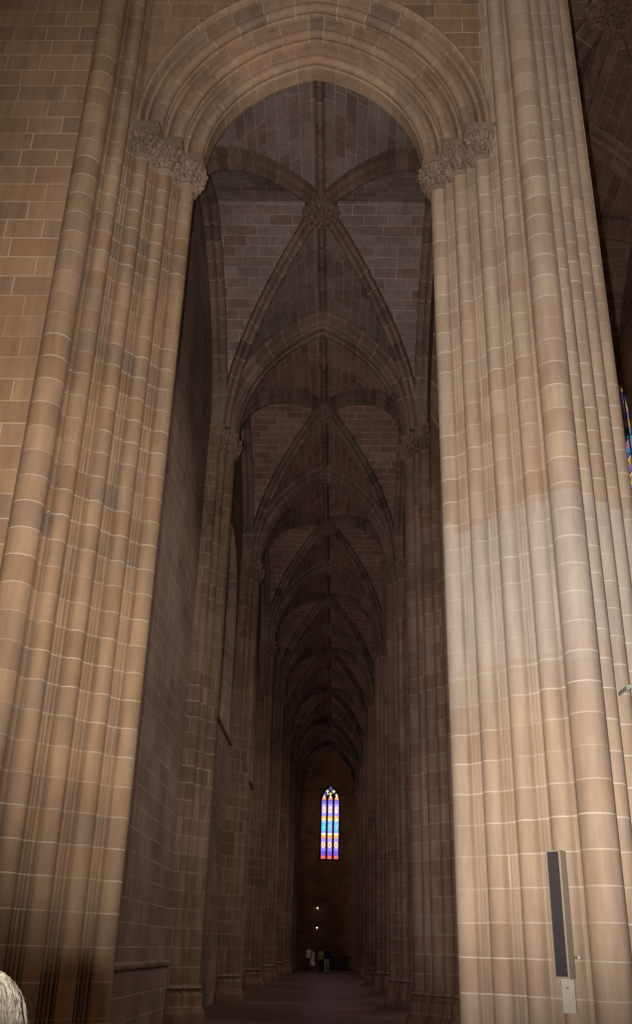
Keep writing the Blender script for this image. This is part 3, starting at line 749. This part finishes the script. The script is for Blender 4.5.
def person(loc,h,face,stride,label,shirt,pants,hair,skin,vox=.016,skirt=False,hairlen=0.0,fine=False):
    """standing or walking figure; local +Y is the way it faces"""
    r=bpy.data.objects.new('person',None); COL.objects.link(r); r.location=loc; r.rotation_euler=(0,0,face)
    tag(r,label,'person','visitors far down the aisle' if not fine else None)
    k=h/1.75; V=[];E_=[];R_=[]
    def add(p,rad,par=None):
        V.append(tuple(c*k for c in p)); R_.append(rad*k if not isinstance(rad,tuple) else tuple(q*k for q in rad))
        if par is not None: E_.append((par,len(V)-1))
        return len(V)-1
    pel=add((0,0,.95),(.135,.10)); sp=add((0,0,1.10),(.125,.09),pel); ch=add((0,0,1.30),(.15,.10),sp); nb=add((0,0,1.47),(.08,.07),ch); nk=add((0,.01,1.55),.057,nb); hd=add((0,.02,1.62),.06,nk)
    joints={}
    for s in (-1,1):
        st=stride*s
        hp=add((.09*s,0,.90),.088,pel); kn=add((.10*s,.5*st+.02,.49),.056,hp); an=add((.10*s,.95*st-.02,.09),.038,kn); ft=add((.11*s,.95*st+.06,.04),.036,an); add((.12*s,.95*st+.15,.03),.03,ft)
        sh_=add((.165*s,0,1.44),.055,ch); el=add((.22*s,-.35*st-.02,1.13),.040,sh_); wr=add((.23*s,-.7*st+.06,.88),.026,el); pa=add((.23*s,-.75*st+.08,.80),(.022,.035),wr)
        for q in range(4):
            l=(.035,.042,.038,.03)[q]; yy=-.75*st+.08-.03+.02*q+.0
            f1=add((.228*s,yy+.01,.765),.0105,pa); f2=add((.225*s,yy+.018,.765-l),.009,f1); add((.215*s,yy+.022,.765-l*1.75),.008,f2)
        t1=add((.215*s,-.75*st+.13,.815),.012,pa); add((.205*s,-.75*st+.145,.78),.0095,t1)
    body=skinned(V,E_,R_)
    def headfn(p):
        if p.z<0: p.x*=1-.22*(-p.z); p.y*=1-.10*(-p.z)
        return p
    parts=[body,ell((0,.02*k,1.64*k),(.077*k,.098*k,.118*k),fn=headfn),ell((0,.122*k,1.625*k),(.013*k,.02*k,.024*k),8,6),ell((0,.108*k,1.585*k),(.024*k,.012*k,.009*k),8,6)]
    for s in (-1,1): parts.append(ell((.078*s*k,.012*k,1.635*k),(.012*k,.02*k,.032*k),8,6))
    me=remesh(parts,vox); me.materials.append(skin); ob=bpy.data.objects.new('body',me); COL.objects.link(ob); ob.parent=r
    for s in (-1,1):
        e=ell((.031*s*k,.108*k,1.65*k),(.013*k,.009*k,.009*k),10,8); e.materials.append(dark); oe=bpy.data.objects.new('eye',e); COL.objects.link(oe); oe.parent=r
    # clothes follow the body: the body's own surface, let out a little, ending at neckline, cuffs, waist and hems
    def cloth_from(test,grow,mat,name):
        bm=bmesh.new(); bm.from_mesh(me); bm.normal_update()
        no={v.index:v.normal.copy() for v in bm.verts}
        for v in bm.verts: v.co+=no[v.index]*grow*k
        bad=[f for f in bm.faces if not test(f.calc_center_median()/k)]
        bmesh.ops.delete(bm,geom=bad,context='FACES')
        m=bpy.data.meshes.new(name); bm.to_mesh(m); bm.free(); m.materials.clear(); m.materials.append(mat); m.shade_smooth()
        o=bpy.data.objects.new(name,m); COL.objects.link(o); o.parent=r; return o
    cloth_from(lambda c: .90<c.z<1.515 and (abs(c.x)<.155+.02*(c.z<1.3) or c.z>1.0) and not (abs(c.x)<.075 and c.z>1.50),.016,shirt,'shirt')
    if skirt:
        mb=MB(); mb.lathe(0,0,[(.15*k,1.0*k),(.2*k,.8*k),(.27*k,.45*k),(.25*k,.45*k)],20); o=mb.build('skirt',pants); o.parent=r
    else:
        cloth_from(lambda c: .07<c.z<.97 and abs(c.x)<.19,.011,pants,'trousers')
    for s in (-1,1):
        st=stride*s
        e=ell((.115*s*k,(.95*st+.05)*k,.035*k),(.05*k,.13*k,.045*k),12,8); e.materials.append(dark); o=bpy.data.objects.new('shoe',e); COL.objects.link(o); o.parent=r
    # hair: cap over the skull with locks
    mb=MB()
    def hp(a,th,q):
        return Vector(((.088*math.sin(th)*math.cos(a))*k*q,(.0+.108*math.sin(th)*math.sin(a))*k*q,(.128*math.cos(th))*k*q))+Vector((0,.008*k,1.645*k))
    rows=[]
    for i in range(13):
        row=[]
        for j in range(33):
            a=2*PI*j/32; lim=1.15 if math.sin(a)>.3 else 2.05+hairlen
            row.append(tuple(hp(a,lim*i/12,1.0)))
        rows.append(row)
    mb.grid(rows,[[(0,0)]*33]*13)
    nl=520 if fine else 30
    for q in range(nl):
        a=random.uniform(0,2*PI); lim=1.15 if math.sin(a)>.3 else 2.05
        th=lim*math.sqrt(random.random())
        p=hp(a,th,1.0); tn=(hp(a,th+.12,1.0)-p).normalized(); nrm=(p-Vector((0,.008*k,1.645*k))).normalized()
        sd=nrm.cross(tn)
        dd=(tn+sd*random.uniform(-.5,.5)).normalized(); s2=nrm.cross(dd)
        rot=Matrix((dd,s2,nrm)).transposed()
        mb.blob(tuple(p),(.024*k,.006*k,.006*k) if fine else (.03*k,.012*k,.01*k),6,4,.1,rot)
    o=mb.build('hair',hair,merge=False); o.parent=r
    return r
HX,HY,HH=-.625,1.9,1.525
skin=plain('skin',(.45,.27,.19),.6)
cloth=lambda n,c:plain(n,c,.9,var=.1)
blond=plain('ash_blond_hair',(.078,.068,.048),.8,var=.35,scale=60,bump=.6)
brown=plain('dark_brown_hair',(.035,.022,.015),.5)
person((HX,HY,0),HH,0.35,0.0,'person with short ash blond hair at the lower left corner, close to the viewer',cloth('grey_shirt',(.12,.13,.15)),cloth('dark_trousers',(.03,.03,.04)),blond,skin,vox=.011,fine=True)
person((-1.95,83,0),1.72,2.9,.28,'person in a white shirt and dark trousers, leftmost of the distant visitors',cloth('white_shirt',(.75,.7,.66)),cloth('charcoal_trousers',(.03,.03,.04)),brown,skin)
person((-1.62,82.2,0),1.55,2.5,.1,'shorter person in pale clothes beside the visitor in white',cloth('pale_pink_top',(.62,.5,.48)),cloth('pale_skirt',(.7,.62,.6)),brown,skin,skirt=True)
person((-.86,78,0),1.66,.3,.05,'person in a yellow-green top and dark trousers facing away down the aisle',cloth('yellow_green_top',(.50,.42,.13)),cloth('black_trousers',(.02,.02,.025)),brown,skin)
person((-.46,77,0),1.75,.0,.12,'person in a black jacket and pale trousers beside the yellow top',cloth('black_jacket',(.015,.015,.02)),cloth('pale_trousers',(.5,.45,.42)),brown,skin)

# ------------------------------------------------------------------ camera
Yv=Vector((333-316,-(949-512),-937.)).normalized(); Zv=Vector((370-316,512+1500,-937.)).normalized()
Zv=(Zv-Yv*Zv.dot(Yv)).normalized(); Xv=Yv.cross(Zv)
Rm=Matrix((Xv,Yv,Zv))           # rows: world axes in camera coords -> camera-to-world
cam=bpy.data.cameras.new('camera'); co=bpy.data.objects.new('camera',cam); COL.objects.link(co)
co.matrix_world=Matrix.Translation((0,0,1.6))@Rm.to_4x4()
cam.sensor_fit='VERTICAL'; cam.sensor_height=24; cam.lens=937./1024*24; cam.clip_end=400; cam.clip_start=.05
S.camera=co

# ------------------------------------------------------------------ light: the photographer's flash, window light, dim interior
def light(name,ty,loc,energy,color,**k):
    l=bpy.data.lights.new(name,ty); l.energy=energy; l.color=color
    for a,v in k.items(): setattr(l,a,v)
    o=bpy.data.objects.new(name,l); COL.objects.link(o); o.location=loc; return o
def aim(o,p): o.rotation_euler=(Vector(p)-Vector(o.location)).to_track_quat('-Z','Y').to_euler()
fl=light('flash','SPOT',(-.19,0.03,1.57),8300,(1,.935,.885),spot_size=math.radians(76.4),spot_blend=.64,shadow_soft_size=.03)
fv=(Rm@Vector((428-316,512-440,-937.))).normalized(); aim(fl,Vector(fl.location)+fv)
for k in range(0,6):
    a=light('nave_window_light','AREA',(NWX-.2,18.45+L*k,20.5),1500 if k==0 else 950,(1,.83,.73),shape='RECTANGLE',size=3,size_y=5); aim(a,(0,18.45+L*k,5))
for k in range(1,8):
    a=light('aisle_window_light','AREA',(WX-.9,18.45+L*k,11.2),40,(1,.70,.56),shape='RECTANGLE',size=1.6,size_y=3); aim(a,(X(1,3),18.45+L*k-1,13))
w=light('warm_lamp','AREA',(-6.5,5.5,4.5),36,(1,.55,.2),shape='DISK',size=.6); aim(w,(-3.2,12,0))
W=bpy.data.worlds.new('world'); S.world=W; W.use_nodes=True
W.node_tree.nodes['Background'].inputs[0].default_value=(.60,.42,.36,1); W.node_tree.nodes['Background'].inputs[1].default_value=.16
S.view_settings.view_transform='Standard'; S.view_settings.look='None'; S.view_settings.gamma=1; S.view_settings.exposure=0; S.view_settings.use_curve_mapping=False
